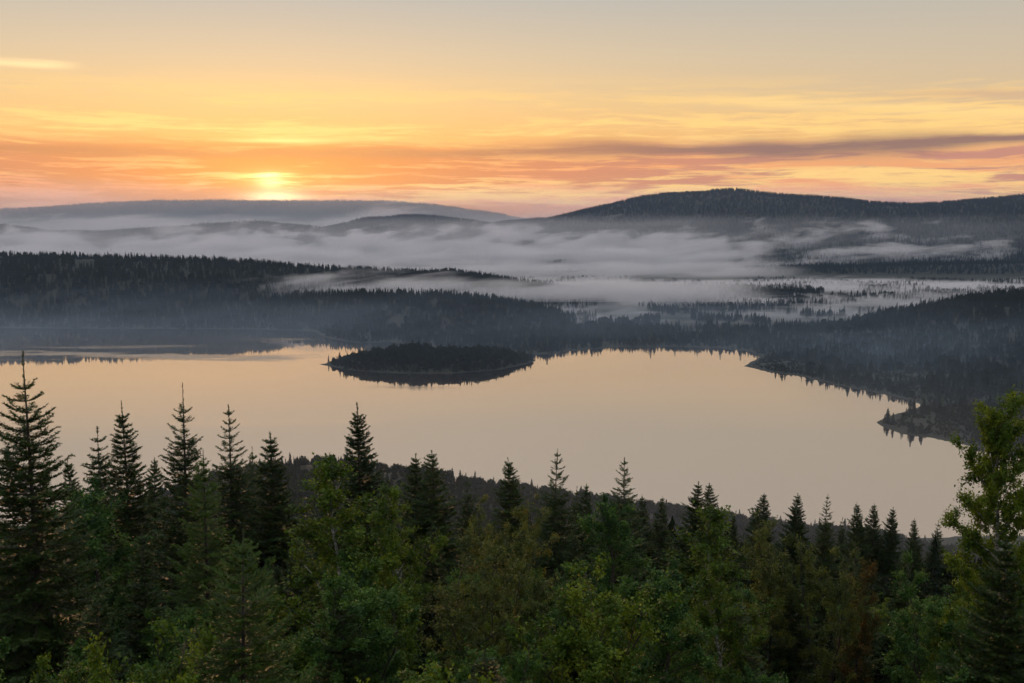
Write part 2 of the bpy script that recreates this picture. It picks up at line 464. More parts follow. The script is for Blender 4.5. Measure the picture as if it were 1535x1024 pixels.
def bark(name, a, b, sc):
    m, t, bs, mo = material(name)
    tcn = t.nodes.new('ShaderNodeTexCoord')
    mp = t.nodes.new('ShaderNodeMapping'); mp.inputs['Scale'].default_value = sc; t.links.new(tcn.outputs['Object'], mp.inputs[0])
    n = noise(t, mp.outputs[0], 1.0, 5.0, 0.65)
    t.links.new(ramp(t, n, [(0.42, a), (0.58, b)]), bs.inputs['Base Color']); bs.inputs['Roughness'].default_value = 0.85
    b_ = t.nodes.new('ShaderNodeBump'); b_.inputs['Strength'].default_value = 0.5; b_.inputs['Distance'].default_value = 0.03
    t.links.new(n.s, b_.inputs['Height']); t.links.new(b_.outputs[0], bs.inputs['Normal'])
    return m


m_bark = bark('spruce_bark', (0.045, 0.036, 0.028), (0.10, 0.085, 0.07), (8, 8, 2.5))
m_twig = bark('dark_twig_bark', (0.035, 0.028, 0.022), (0.075, 0.06, 0.05), (8, 8, 3))
m_bbark = bark('birch_bark', (0.06, 0.055, 0.05), (0.42, 0.40, 0.36), (3, 3, 9))

# ------------------------------------------------------------------ tree shapes
def tubes(paths, radii, sides):
    """paths: list of (k,3) arrays, radii: list of (k,) arrays -> verts, quads"""
    V, Q, off = [], [], 0
    ang = np.arange(sides) * 2 * math.pi / sides
    for p, r in zip(paths, radii):
        d = np.gradient(p, axis=0); d /= np.linalg.norm(d, axis=1, keepdims=True) + 1e-9
        ref = np.array([0, 0, 1.0]) if abs(d[0, 2]) < 0.8 else np.array([1.0, 0, 0])
        u = np.cross(d, ref); u /= np.linalg.norm(u, axis=1, keepdims=True) + 1e-9
        w = np.cross(d, u)
        ring = p[:, None] + r[:, None, None] * (np.cos(ang)[None, :, None] * u[:, None] + np.sin(ang)[None, :, None] * w[:, None])
        V.append(ring.reshape(-1, 3))
        k = len(p)
        i = np.arange(k - 1)[:, None] * sides + np.arange(sides)[None]
        j = np.arange(k - 1)[:, None] * sides + (np.arange(sides)[None] + 1) % sides
        Q.append(np.stack([i, j, j + sides, i + sides], -1).reshape(-1, 4) + off)
        off += k * sides
    return np.concatenate(V), np.concatenate(Q)


def shoots(P, D, L, rs, width, needles):
    """needle sprays along shoots that start at P, run along D for L metres"""
    n = len(P)
    D = D / (np.linalg.norm(D, axis=1, keepdims=True) + 1e-9)
    side = np.cross(D, np.array([0, 0, 1.0]) + rs.normal(0, 0.35, (n, 3)))
    side /= np.linalg.norm(side, axis=1, keepdims=True) + 1e-9
    up = np.cross(side, D)
    V, rn = [], []
    tone = rs.random(n)
    for k in range(needles):
        f0 = k / needles
        for s in (-1, 1):
            f = np.clip(f0 + rs.uniform(-0.06, 0.06, n), 0, 1)
            a = P + D * (L * f)[:, None]
            b = P + D * (L * np.minimum(f + 1.25 / needles, 1.0))[:, None]
            wd = width * rs.uniform(0.6, 1.3, n) * (1.0 - 0.55 * f)
            tip = a + D * (L * 0.9 / needles + wd * 0.7)[:, None] + side * (s * wd)[:, None] + up * (rs.normal(0.15, 0.35, n) * wd)[:, None]
            V.append(np.stack([a, b, tip], 1)); rn.append(np.clip(tone * 0.6 + rs.random(n) * 0.25 + 0.15 * f, 0, 1))
    V = np.concatenate(V); rn = np.concatenate(rn)
    return V.reshape(-1, 3), np.arange(len(V) * 3).reshape(-1, 3), rn


def spruce(seed, H, RAD, base=0.04, leader=0.16, open_top=0.0, dens=1.0, needles=4, width=0.055, up=0.0, mat=None, thin=1.0):
    """a spruce H metres tall; open_top: how much of the upper crown stands in separate whorls"""
    rs = np.random.default_rng(seed)
    bend = rs.normal(0, 0.012 * H, 2)
    ax = lambda h: np.stack([bend[0] * (h / H) ** 2, bend[1] * (h / H) ** 2, h], -1)
    hs = np.linspace(-0.6, H, 14)
    r0 = 0.011 * H + 0.03
    tr = [ax(hs)]; rr = [np.maximum(r0 * (1 - np.clip(hs, 0, H) / H) ** 0.9, 0.012)]
    P, D, L = [], [], []
    h, ph, lop = base * H, rs.random() * 6, rs.random() * 6
    while h < H - leader * 1.2:
        t = (H - h) / H
        opn = open_top > 0 and t < open_top
        env = RAD * (min(1.0, t / 0.85) ** 0.95) * (1.0 if t < 0.85 else 1 - (t - 0.85) * 1.3)
        nb = int(rs.integers(6, 9)) if not opn else int(rs.integers(4, 6))
        ph += 0.9
        for b in range(nb):
            if rs.random() > dens: continue
            a = ph + b * 6.2832 / nb + rs.normal(0, 0.22)
            ln = env * rs.uniform(0.68, 1.12) * (1 + 0.16 * math.cos(a - lop)) + 0.07
            if rs.random() < 0.06: ln *= 1.3
            if rs.random() < 0.07: ln *= 0.45
            m0 = np.interp(t, [0, 0.06, 0.2, 0.5, 1.0], [0.75, 0.42, 0.12, -0.12, -0.32]) + up + rs.normal(0, 0.09)
            cv = np.interp(t, [0, 0.2, 1], [0.12, 0.22, 0.32])
            k = max(4, int(ln / 0.22))
            s = np.linspace(0, 1, k)
            o = np.array([math.cos(a), math.sin(a), 0]); lat = np.array([-math.sin(a), math.cos(a), 0])
            sway = rs.normal(0, 0.10)
            pts = ax(np.array([h]))[0] + s[:, None] * ln * o + (sway * ln * s ** 2)[:, None] * lat
            pts[:, 2] += ln * (m0 * s + cv * s ** 2 - 0.06 * np.sin(s * 3.1))
            tr.append(pts[:: max(1, k // 4)] if k > 6 else pts)
            rr.append(np.linspace(0.010 + 0.011 * ln, 0.005, len(tr[-1])))
            gap = 0.10 / thin
            ns = max(3, int(ln / gap))
            ss = np.linspace(0.12 if not opn else 0.25, 1.0, ns)
            base_p = np.stack([np.interp(ss, s, pts[:, i]) for i in range(3)], -1)
            tang = np.stack([np.interp(ss, s, np.gradient(pts[:, i], s)) for i in range(3)], -1)
            tang /= np.linalg.norm(tang, axis=1, keepdims=True)
            tl = (0.12 + 0.42 * ln * np.clip(1.05 - ss, 0, 1) * np.clip(ss * 3.0, 0.25, 1)) * rs.uniform(0.6, 1.15, ns)
            tl = np.minimum(tl, 0.75)
            for sd in (-1, 1):
                dd = tang * 0.75 + lat * sd * rs.uniform(0.6, 1.0, (ns, 1)) + rs.normal(0, 0.12, (ns, 3))
                dd[:, 2] += -0.22 * t + 0.06
                P.append(base_p); D.append(dd); L.append(tl)
            if not opn:      # hanging twigs below the bough
                hn = ns // 2
                pick = rs.integers(0, ns, hn)
                dd = tang[pick] * 0.5 + lat * rs.normal(0, 0.5, (hn, 1)); dd[:, 2] -= 0.75 * t + 0.1
                P.append(base_p[pick]); D.append(dd); L.append(rs.uniform(0.10, 0.32, hn) * (0.5 + t))
            P.append(pts[:-1]); D.append(np.diff(pts, axis=0)); L.append(np.linalg.norm(np.diff(pts, axis=0), axis=1) * 1.1)
        step = np.interp(t, [0, 0.15, 0.5, 1], [0.30, 0.30, 0.33, 0.42]) * rs.uniform(0.75, 1.2)
        if opn: step = np.interp(t, [0, open_top], [0.55, 0.42]) * rs.uniform(0.85, 1.2)
        h += step
    # leader
    lh = np.linspace(H * (1 - 0.12), H, 8)[:-1]
    P.append(ax(lh)); D.append(np.tile([0, 0, 1.0], (7, 1)) + rs.normal(0, 0.05, (7, 3))); L.append(np.full(7, H * 0.12 / 6.5))
    V, Fc, rn = shoots(np.concatenate(P), np.concatenate(D), np.concatenate(L), rs, width, needles)
    TV, TQ = tubes(tr[:1], rr[:1], 8)
    BV, BQ = tubes(tr[1:], rr[1:], 3)
    trunk = np_mesh('trunk', np.concatenate([TV, BV]), np.concatenate([TQ, BQ + len(TV)]), m_bark, smooth=True)
    crown = np_mesh('crown', V, Fc, mat or m_spruce, rnd=rn)
    return dict(H=H, trunk=trunk, crown=crown, rad=RAD)


def broadleaf(seed, H, W, base=0.25, stems=1, nprim=26, leaves=14000, leaf=0.10, pointed=0.6, mat=None, barkm=None, rise=0.75, droop=0.0, gaps=1.3):
    """a birch- or willow-like tree: stems, limbs, twigs, and folded leaves along the twigs"""
    rs = np.random.default_rng(seed)
    paths, rads = [], []
    TP, TD, TL = [], [], []
    for st in range(stems):
        a0 = st * 6.2832 / max(stems, 1) + rs.random()
        lean = 0.0 if stems == 1 else rs.uniform(0.14, 0.30) * W / H * 1.4
        hh = H * (1.0 if st == 0 else rs.uniform(0.78, 0.97))
        k = 12
        s = np.linspace(0, 1, k)
        wob = np.cumsum(rs.normal(0, 0.014 * H, (k, 2)), 0); wob -= wob[0]
        tp = np.stack([math.cos(a0) * lean * H * s ** 1.1 + wob[:, 0], math.sin(a0) * lean * H * s ** 1.1 + wob[:, 1], s * hh - 0.5 * (1 - s)], -1)
        r0 = (0.010 * H + 0.02) / (stems ** 0.4)
        paths.append(tp); rads.append(np.maximum(r0 * (1 - s) ** 0.8, 0.010))
        npr = max(6, nprim // stems)
        for i in range(npr):
            u = base + (0.97 - base) * (i + rs.random()) / npr
            p0 = np.array([np.interp(u, s, tp[:, j]) for j in range(3)])
            v = (u - base) / (1 - base)
            env = (math.sin(math.pi * min(1, v * 0.62 + 0.30)) ** (0.6 + pointed)) * (1 - 0.35 * pointed * v)
            ln = max(0.35, W * 0.5 * env * rs.uniform(0.55, 1.15)) / (1.0 if stems == 1 else 1.4)
            a = i * 2.4 + rs.normal(0, 0.4)
            e = rise * (0.6 + 0.8 * v) + rs.normal(0, 0.15)
            d = np.array([math.cos(a) * math.cos(e), math.sin(a) * math.cos(e), math.sin(e)])
            ln = ln / max(math.cos(e), 0.45)
            q = np.linspace(0, 1, 6)
            bp_ = p0 + d * (ln * q)[:, None] + np.cumsum(rs.normal(0, 0.03 * ln, (6, 3)), 0) * q[:, None]
            bp_[:, 2] -= droop * ln * q ** 2
            paths.append(bp_); rads.append(np.linspace(0.006 + 0.009 * ln, 0.004, 6))
            nt_ = max(4, int(ln * 5.0))
            for w in range(nt_):
                qq = rs.uniform(0.22, 1.0)
                c = np.array([np.interp(qq, q, bp_[:, j]) for j in range(3)])
                dd = d * rs.uniform(0.2, 1.0) + rs.normal(0, 0.55, 3); dd[2] += 0.15 - droop
                dd /= np.linalg.norm(dd)
                tl = rs.uniform(0.25, 0.6) * (0.55 + 0.5 * min(ln, 1.6)) * (1.1 - 0.4 * qq)
                TP.append(c); TD.append(dd); TL.append(tl)
                if w % 3 == 0:
                    paths.append(np.stack([c, c + dd * tl * 0.5, c + dd * tl])); rads.append(np.array([0.006, 0.005, 0.003]))
    TP, TD, TL = np.array(TP), np.array(TD), np.array(TL)
    dense = (0.06 + rs.random(len(TP)) ** gaps) * TL
    pick = rs.choice(len(TP), leaves, p=dense / dense.sum())
    f = rs.random(leaves) ** 0.7
    spread = 0.035 + 0.075 * f
    C = TP[pick] + TD[pick] * (TL[pick] * f)[:, None] + rs.normal(0, 1, (leaves, 3)) * spread[:, None]
    ldir = TD[pick] * 0.6 + rs.normal(0, 0.7, (leaves, 3)); ldir[:, 2] -= 0.25
    ldir /= np.linalg.norm(ldir, axis=1, keepdims=True)
    nrm = rs.normal(0, 0.55, (leaves, 3)) + np.array([0, 0, 0.8])
    sd = np.cross(ldir, nrm); sd /= np.linalg.norm(sd, axis=1, keepdims=True) + 1e-9
    nr = np.cross(sd, ldir)
    sz = leaf * rs.uniform(0.6, 1.25, leaves)
    a = C; b = C + ldir * (sz * 0.45)[:, None] + sd * (sz * 0.33)[:, None] + nr * (sz * 0.08)[:, None]
    c_ = C + ldir * sz[:, None]; d_ = C + ldir * (sz * 0.45)[:, None] - sd * (sz * 0.33)[:, None] + nr * (sz * 0.08)[:, None]
    V = np.stack([a, b, c_, d_], 1).reshape(-1, 3)
    i = np.arange(leaves)[:, None] * 4
    Fc = np.concatenate([i + np.array([[0, 1, 2]]), i + np.array([[0, 2, 3]])], 1).reshape(-1, 3)
    tone = np.clip(0.75 * rs.random(len(TP))[pick] + 0.45 * rs.random(leaves) - 0.1, 0, 1)
    TV, TQ = tubes(paths[:1], rads[:1], 8)
    BV, BQ = tubes([p for p in paths[1:]], rads[1:], 4)
    trunk = np_mesh('trunk', np.concatenate([TV, BV]), np.concatenate([TQ, BQ + len(TV)]), barkm or m_twig, smooth=True)
    crown = np_mesh('crown', V, Fc, mat or m_green, rnd=np.repeat(tone, 2))
    return dict(H=H, trunk=trunk, crown=crown, rad=W / 2)


def plant(name, shape, x, y, h, rz, label, cat, group, wide=1.0):
    z = float(ground_z(x, y))
    e = bpy.data.objects.new(name, None); COL.objects.link(e)
    e.empty_display_size = 0.3
    e.location = (x, y, z - 0.05); k = h / shape['H']
    e.scale = (k * wide, k * wide, k); e.rotation_euler = (math.sin(x * 7.3 + y) * 0.03, math.sin(x * 3.1 - y * 2.7) * 0.03, rz)
    tag(e, label, cat, group)
    link('trunk', shape['trunk'], e); link('crown', shape['crown'], e)
    return e


def top_plant(name, shape, px, py, D, rz, label, cat, group, wide=1.0):
    """a tree rooted on the ground D metres ahead whose tip shows at that photo pixel"""
    x, y, z = at(px, py, D)
    h = z - float(ground_z(x, y)) + 0.05
    return plant(name, shape, x, y, h, rz, label, cat, group, wide)


exec_stage = 'trees'
# ------------------------------------------------------------------ tree library
S_OPEN_BIG = spruce(101, 16.5, 4.0, leader=0.8, open_top=0.15, needles=5, width=0.085)
S_OPEN_TALL = spruce(102, 17, 3.0, leader=1.2, open_top=0.20, up=0.10, needles=4, width=0.085)
S_OPEN_WIDE = spruce(103, 15, 3.3, leader=0.5, open_top=0.26, needles=4, up=0.0, width=0.09, thin=0.9)
S_DENSE = spruce(104, 17, 3.7, leader=0.7, needles=3, width=0.115)
S_NARROW = spruce(105, 16, 2.9, leader=0.6, needles=3, width=0.11)
S_MID_A = spruce(106, 13, 3.2, leader=0.5, needles=3, width=0.12)
S_MID_B = spruce(107, 12, 2.7, leader=0.4, needles=3, open_top=0.16, width=0.11)
S_MID_C = spruce(108, 12, 3.1, leader=0.4, needles=3, dens=0.9, width=0.12)
S_YOUNG = spruce(109, 9, 3.1, base=0.02, leader=0.4, needles=7, width=0.06, up=0.08, mat=m_young, thin=1.2)
S_YTHIN = spruce(110, 12, 2.5, base=0.02, leader=0.35, open_top=0.0, needles=5, width=0.075, up=0.12, mat=m_young)

B_BIRCH = broadleaf(201, 14, 5.2, base=0.07, nprim=64, leaves=98000, leaf=0.107, pointed=0.5, mat=m_birch, barkm=m_bbark, droop=0.12, gaps=0.6)
B_WILLOW = broadleaf(202, 9, 5.4, base=0.12, stems=6, nprim=84, leaves=48299, leaf=0.097, pointed=0.1, mat=m_olive)
B_SAP = broadleaf(203, 9, 3.2, base=0.12, nprim=34, leaves=21750, leaf=0.107, pointed=0.8, mat=m_birch, barkm=m_bbark, rise=0.9)
B_SAP2 = broadleaf(204, 9, 3.4, base=0.15, nprim=36, leaves=23200, leaf=0.112, pointed=0.6, mat=m_green, rise=0.85)
B_ROUND = broadleaf(205, 8, 4.4, base=0.12, stems=3, nprim=45, leaves=29000, leaf=0.107, pointed=0.3, mat=m_green)
B_BUSH = broadleaf(206, 5, 4.0, base=0.08, stems=4, nprim=44, leaves=21750, leaf=0.101, pointed=0.15, mat=m_green, rise=0.6)
B_BUSH2 = broadleaf(207, 5, 3.6, base=0.08, stems=4, nprim=40, leaves=18850, leaf=0.101, pointed=0.2, mat=m_birch, rise=0.7)
B_RUST = broadleaf(208, 6, 2.2, base=0.2, nprim=24, leaves=10150, leaf=0.101, pointed=0.5, mat=m_rust)
B_OLIVE = broadleaf(209, 10, 4.4, base=0.2, stems=2, nprim=44, leaves=26100, leaf=0.101, pointed=0.4, mat=m_olive)

G_SP, G_BR = 'tall spruces rising above the hillside wood', 'broadleaf trees of the hillside wood'
SPR = 'spruce'
HERO = [
    # photo x, y of the tip, distance, shape, turn, width, label
    (32, 527, 37, S_OPEN_BIG, 0.4, 1.0, 'tallest and nearest spruce with layered open boughs at the left edge'),
    (146, 640, 76, S_MID_B, 1.0, 1.0, 'slim spruce just left of the dense dark spruce beside the left edge trees'),
    (185, 603, 62, S_NARROW, 2.0, 1.05, 'narrow dense spruce between the left edge giant and the cross-topped spruce'),
    (265, 577, 55, S_OPEN_TALL, 0.9, 1.0, 'spruce with long bare leader and upswept cross-like top branches'),
    (345, 606, 72, S_OPEN_WIDE, 0.2, 1.0, 'open spruce with separate feathery tiers right of the cross-topped spruce'),
    (415, 647, 70, S_MID_A, 1.4, 1.0, 'bushy dark spruce left of where the knoll crest begins'),
    (380, 670, 82, S_MID_B, 2.4, 0.9, 'small spruce squeezed between the feathery spruce and a bushy dark one'),
    (302, 672, 46, S_YTHIN, 0.1, 0.95, 'light green thin young spruce with a bare straight leader below the cross-topped one'),
    (230, 685, 92, S_MID_C, 0.7, 0.85, 'small spruce tip between the narrow dense spruce and the cross-topped one'),
    (107, 688, 84, S_MID_A, 3.0, 0.85, 'low spruce tip right of the left edge giant'),
    (538, 604, 68, S_DENSE, 0.3, 1.0, 'large dense dark spruce standing alone against the lake and the knoll'),
    (498, 704, 96, S_MID_C, 1.9, 0.8, 'small distant spruce just left of the large dense dark spruce'),
    (625, 680, 86, S_MID_A, 0.5, 1.0, 'left one of the pair of spruces before the knoll slope'),
    (654, 675, 84, S_MID_C, 2.2, 1.1, 'right one of the pair of spruces before the knoll slope'),
    (700, 716, 92, S_MID_B, 1.2, 0.9, 'short spruce right of the spruce pair'),
    (770, 685, 86, S_MID_A, 2.8, 1.05, 'full dark spruce left of the open spruce at picture centre'),
    (825, 672, 74, S_OPEN_WIDE, 1.7, 0.95, 'open spruce with upturned branch tiers near picture centre'),
    (934, 685, 78, S_OPEN_WIDE, 2.9, 1.1, 'spruce with a rounded tuft top and a gap of bare trunk'),
    (878, 726, 88, S_MID_C, 0.6, 0.75, 'small spruce tip between the centre open spruce and the tufted one'),
    (857, 730, 92, S_MID_B, 1.5, 0.75, 'faint spruce tip beside the right side of the centre open spruce'),
    (967, 742, 96, S_MID_A, 2.0, 0.8, 'slender spruce right below the tufted spruce'),
    (992, 744, 102, S_MID_C, 1.0, 0.8, 'second slender spruce right of the tufted one'),
    (1040, 722, 94, S_MID_A, 0.8, 1.0, 'left spruce of the close dark pair over the knoll end'),
    (1068, 726, 96, S_MID_C, 2.6, 1.05, 'right spruce of the close dark pair over the knoll end'),
    (1145, 739, 100, S_MID_C, 0.4, 1.05, 'full triangular spruce right of the close dark pair'),
    (1194, 738, 95, S_MID_A, 1.1, 1.0, 'dark spruce left of the open pale one above the right thicket'),
    (1235, 741, 84, S_OPEN_WIDE, 0.0, 0.85, 'open spruce with a thin see-through top above the right thicket'),
    (1285, 753, 104, S_MID_A, 2.3, 0.95, 'first of the three equal spruces before the bare lake at right'),
    (1312, 756, 106, S_MID_C, 0.9, 0.95, 'middle one of the three equal spruces before the bare lake at right'),
    (1338, 761, 104, S_MID_A, 0.2, 0.95, 'last of the three equal spruces before the bare lake at right'),
    (1375, 779, 110, S_MID_C, 1.6, 0.85, 'low spruce left of the big birch'),
    (1404, 781, 114, S_MID_B, 2.7, 0.85, 'low spruce tip next to the big birch'),
    (350, 800, 24, S_YOUNG, 0.5, 1.0, 'near light green young spruce spreading its boughs at the bottom edge'),
    (1522, 800, 30, S_MID_A, 0.5, 1.0, 'black shadowed spruce under the big birch in the lower right corner'),
    (1100, 768, 118, S_MID_A, 0.5, 0.8, 'small spruce between the close dark pair and the triangular one'),
    (1262, 775, 120, S_MID_B, 0.5, 0.8, 'small spruce behind the open pale one'),
    (212, 790, 40, S_NARROW, 1.1, 1.0, 'shaded spruce low between the narrow dense spruce and the cross-topped one'),
    (440, 802, 47, S_MID_C, 0.3, 0.95, 'dark spruce low before the bright green birch'),
    (642, 782, 56, S_MID_A, 1.9, 0.9, 'dark spruce below the spruce pair'),
    (856, 792, 52, S_DENSE, 0.6, 0.9, 'tall shaded spruce below the open centre spruce'),
    (1008, 795, 57, S_NARROW, 2.4, 1.0, 'shaded spruce below the slender spruces right of the tufted one'),
    (1190, 838, 46, S_MID_B, 0.8, 0.95, 'half hidden spruce low in the right thicket'),
    (1288, 800, 50, S_OPEN_WIDE, 1.3, 0.75, 'thin dark trunked spruce standing behind the rust orange tree'),
    (1352, 838, 53, S_MID_A, 2.9, 0.9, 'shaded spruce below the last of the three equal spruces'),
    (522, 868, 33, S_MID_C, 2.5, 0.9, 'dark spruce low left of the rounded willow'),
    (60, 760, 44, S_MID_A, 2.1, 1.1, 'shaded spruce filling the wood under the left edge giant'),
]
for px, py, D, shp, rz, wd, lab in HERO:
    top_plant('spruce_tree', shp, px, py, D, rz, lab, SPR, G_SP, wd)
BROAD = [
    (1512, 603, 34, B_BIRCH, 0.3, 0.85, 'big birch with pale trunk and loose sunlit crown at the right edge', 'birch_tree', 'birch'),
    (735, 828, 33, B_WILLOW, 1.0, 1.05, 'large rounded olive willow bush with yellow tipped top at bottom centre', 'willow_bush', 'willow'),
    (470, 708, 43, B_SAP, 0.5, 1.25, 'bright green birch in front of the large dense dark spruce', 'birch_tree', 'birch'),
    (590, 742, 52, B_SAP, 2.0, 1.0, 'slender green sapling right of the large dense dark spruce', 'birch_tree', 'birch'),
    (763, 752, 58, B_OLIVE, 0.4, 1.0, 'greyish olive tree behind the rounded willow', 'olive_leaved_tree', 'tree'),
    (900, 762, 62, B_SAP2, 0.9, 1.15, 'broad green tree below the tufted spruce', 'broadleaf_tree', 'tree'),
    (1085, 778, 42, B_SAP, 2.9, 1.35, 'yellow green birch below the close dark spruce pair', 'birch_tree', 'birch'),
    (1150, 788, 47, B_OLIVE, 1.7, 1.05, 'olive green tree right of the yellow green birch', 'olive_leaved_tree', 'tree'),
    (985, 862, 31, B_SAP2, 0.2, 1.2, 'light green leafy sapling right of the rounded willow', 'broadleaf_tree', 'tree'),
    (893, 880, 29, B_BUSH2, 1.2, 1.0, 'yellow green bush touching the right side of the rounded willow', 'bush', 'bush'),
    (1297, 862, 46, B_RUST, 0.0, 0.7, 'small tree with rust orange leaves in the right thicket', 'rusty_tree', 'tree'),
    (1240, 820, 44, B_OLIVE, 2.4, 0.9, 'grey green tree left of the rust orange one', 'olive_leaved_tree', 'tree'),
    (1385, 862, 40, B_ROUND, 0.3, 1.0, 'round green tree between the rust orange one and the big birch', 'broadleaf_tree', 'tree'),
    (1440, 900, 34, B_ROUND, 1.3, 1.0, 'round green bush at the foot of the big birch', 'bush', 'bush'),
    (118, 742, 50, B_SAP2, 0.8, 1.2, 'green tree between the left edge giant and the narrow dense spruce', 'broadleaf_tree', 'tree'),
    (190, 978, 19, B_BUSH2, 0.4, 0.8, 'small bright sapling poking up at the bottom edge near the left corner', 'bush', 'bush'),
    (1060, 855, 33, B_SAP, 0.9, 1.0, 'yellow green sapling before the yellow green birch', 'birch_tree', 'birch'),
    (560, 850, 34, B_ROUND, 2.6, 1.1, 'dark green round tree left of the rounded willow', 'broadleaf_tree', 'tree'),
]
for px, py, D, shp, rz, wd, lab, nm, cat in BROAD:
    top_plant(nm, shp, px, py, D, rz, lab, cat, G_BR, wd)

# the rest of the wood between them: kept below the line of crowns that the picture shows
SKY_X = np.array([-200, 0, 100, 200, 300, 450, 600, 700, 850, 1000, 1200, 1400, 1535, 1700])
SKY_Y = np.array([690, 705, 712, 712, 715, 735, 755, 752, 752, 780, 800, 815, 800, 790])
taken = [at(h[0], h[1], h[2])[:2] for h in HERO + BROAD]
fr = random.Random(5)
FILL = [(S_MID_A, 'spruce_tree', SPR, 'dark spruce among the crowded crowns of the hillside wood'), (S_MID_C, 'spruce_tree', SPR, 'dark spruce among the crowded crowns of the hillside wood'),
        (S_NARROW, 'spruce_tree', SPR, 'dark spruce among the crowded crowns of the hillside wood'),
        (B_SAP2, 'broadleaf_tree', 'tree', 'green broadleaf tree among the crowded crowns of the hillside wood'), (B_SAP, 'birch_tree', 'birch', 'birch among the crowded crowns of the hillside wood'),
        (B_ROUND, 'broadleaf_tree', 'tree', 'green broadleaf tree among the crowded crowns of the hillside wood'), (B_OLIVE, 'olive_leaved_tree', 'tree', 'olive leaved tree among the crowded crowns of the hillside wood')]
GRP = {'spruce_tree': 'spruces in the hillside wood', 'broadleaf_tree': 'green trees in the hillside wood', 'birch_tree': 'birches in the hillside wood',
       'olive_leaved_tree': 'olive trees in the hillside wood', 'bush': 'bushes in the hillside wood'}
SHORT = ['the left edge giant spruce', 'the slim left spruce', 'the narrow dense spruce', 'the cross-topped spruce', 'the feathery open spruce', 'the bushy dark spruce by the knoll',
         'the squeezed small spruce', 'the thin light green spruce', 'the small tip by the cross-topped spruce', 'the low tip by the left giant', 'the large dense dark spruce', None,
         'the left of the spruce pair', 'the right of the spruce pair', 'the short spruce beside the pair', 'the full dark centre spruce', 'the open centre spruce', 'the tufted spruce',
         None, None, None, 'the slender spruces by the tufted one', 'the close dark pair', None, 'the triangular spruce', 'the dark spruce above the right thicket',
         'the see-through spruce', 'the first of three equal spruces', None, 'the last of three equal spruces', 'the low spruce by the birch', None, 'the young bottom edge spruce', None, None, None, None]
SHORTB = ['the big right birch', 'the rounded willow', 'the bright green birch', 'the slender sapling', 'the greyish olive tree', 'the broad green tree', 'the yellow green birch', None,
          'the light green sapling', None, 'the rust orange tree', None, 'the round green tree', None, None, 'the bright corner sapling', None, 'the dark round tree']
REFS = [(s_, h[0], h[1] + 0.5 * 1500 * 3 / h[2], h[2]) for s_, h in list(zip(SHORT, HERO)) + list(zip(SHORTB, BROAD)) if s_]
KIND = {'spruce_tree': 'dark spruce', 'broadleaf_tree': 'green broadleaf tree', 'birch_tree': 'yellow green birch sapling', 'olive_leaved_tree': 'olive leaved tree', 'bush': 'leafy bush'}
used = {}


def describe(px, py, y, nm):
    near = sorted(REFS, key=lambda r: math.hypot(r[1] - px, (r[2] - py) * 0.6))
    for s_, rx, ry, rd in near[:4]:
        dx_, dy_ = px - rx, py - ry
        rel = ('left of' if dx_ < 0 else 'right of') if abs(dx_) > abs(dy_) * 0.7 else ('below' if dy_ > 0 else 'just behind')
        dist = 'close' if math.hypot(dx_, dy_) < 70 else 'farther'
        where = rel if rel == 'just behind' else (dist + ' ' + rel)
        lab = '%s %s %s' % (KIND[nm], where, s_)
        if lab not in used:
            used[lab] = 1
            return lab
    s_, t_ = near[0][0], near[1][0]
    lab = 'half hidden %s between %s and %s' % (KIND[nm].split()[-1] if nm != 'bush' else 'bush', s_.replace('the ', '', 1), t_.replace('the ', '', 1))
    return lab


count = 0
BANDS = [(15, 24, 22), (24, 36, 50), (36, 52, 60), (52, 74, 60), (74, 108, 45)]
for y0, y1, want in BANDS:
  got = 0
  for row in range(3000):
    if got >= want: break
    y = fr.uniform(y0, y1)
    x = fr.uniform(-0.57, 0.57) * y
    gap = 1.7 + 0.022 * y
    if any((x - a) ** 2 + (y - b) ** 2 < gap * gap for a, b in taken): continue
    px = 767.5 + F_PX * x / y * 0.97
    lim = float(np.interp(px, SKY_X, SKY_Y)) + fr.uniform(15, 95)
    lim = max(lim, float(np.interp(y, [15, 30, 45, 60, 100], [1000, 885, 815, 775, 730])) + fr.uniform(-10, 80))
    for hx, hy, hd in [(h[0], h[1], h[2]) for h in HERO]:
        if abs(hx - px) < 50 and hd > y: lim = max(lim, hy + min(250, 230 * 60 / hd))
    for hx, hy, hd in [(h[0], h[1], h[2]) for h in BROAD]:
        if abs(hx - px) < 1500 * 2.0 / hd and hd > y: lim = max(lim, hy + 1500 * 3.2 / hd)
    hmax = at(px, lim, y)[2] - float(ground_z(x, y))
    if hmax < 2.2: continue
    k = fr.random()
    if hmax < 4.6 or (y < 32 and k < 0.6):
        shp, nm, cat, lab = (B_BUSH, 'bush', 'bush', 'leafy green bush in the undergrowth of the hillside wood') if fr.random() < 0.65 else (B_BUSH2, 'bush', 'bush', 'leafy green bush in the undergrowth of the hillside wood')
        h = min(hmax, fr.uniform(3.6, 6.5))
    else:
        shp, nm, cat, lab = fr.choice(FILL[:3] if fr.random() < (0.6 if px < 460 else 0.38) else FILL[3:6] if fr.random() < 0.75 else FILL)
        h = min(hmax, fr.uniform(9.0, 14.0))
    lab = describe(px, lim, y, nm)
    plant(nm, shp, x, y, h, fr.uniform(0, 6.28), lab, cat, GRP[nm], wide=min(1.6, max(0.9, 0.75 * shp['H'] / h)))
    taken.append((x, y)); count += 1; got += 1
print('fill trees', count)

byl = {}
for o in COL.objects:
    if o.get('label') and o.get('category'): byl.setdefault(o['label'], []).append(o)
ORD = ['leftmost', 'second', 'third', 'fourth', 'fifth', 'sixth', 'seventh', 'eighth']
for lab, os_ in byl.items():
    if 1 < len(os_) <= 8:
        for w, o in zip(ORD, sorted(os_, key=lambda o: o.location.x / o.location.y)): o['label'] = w + ' ' + lab

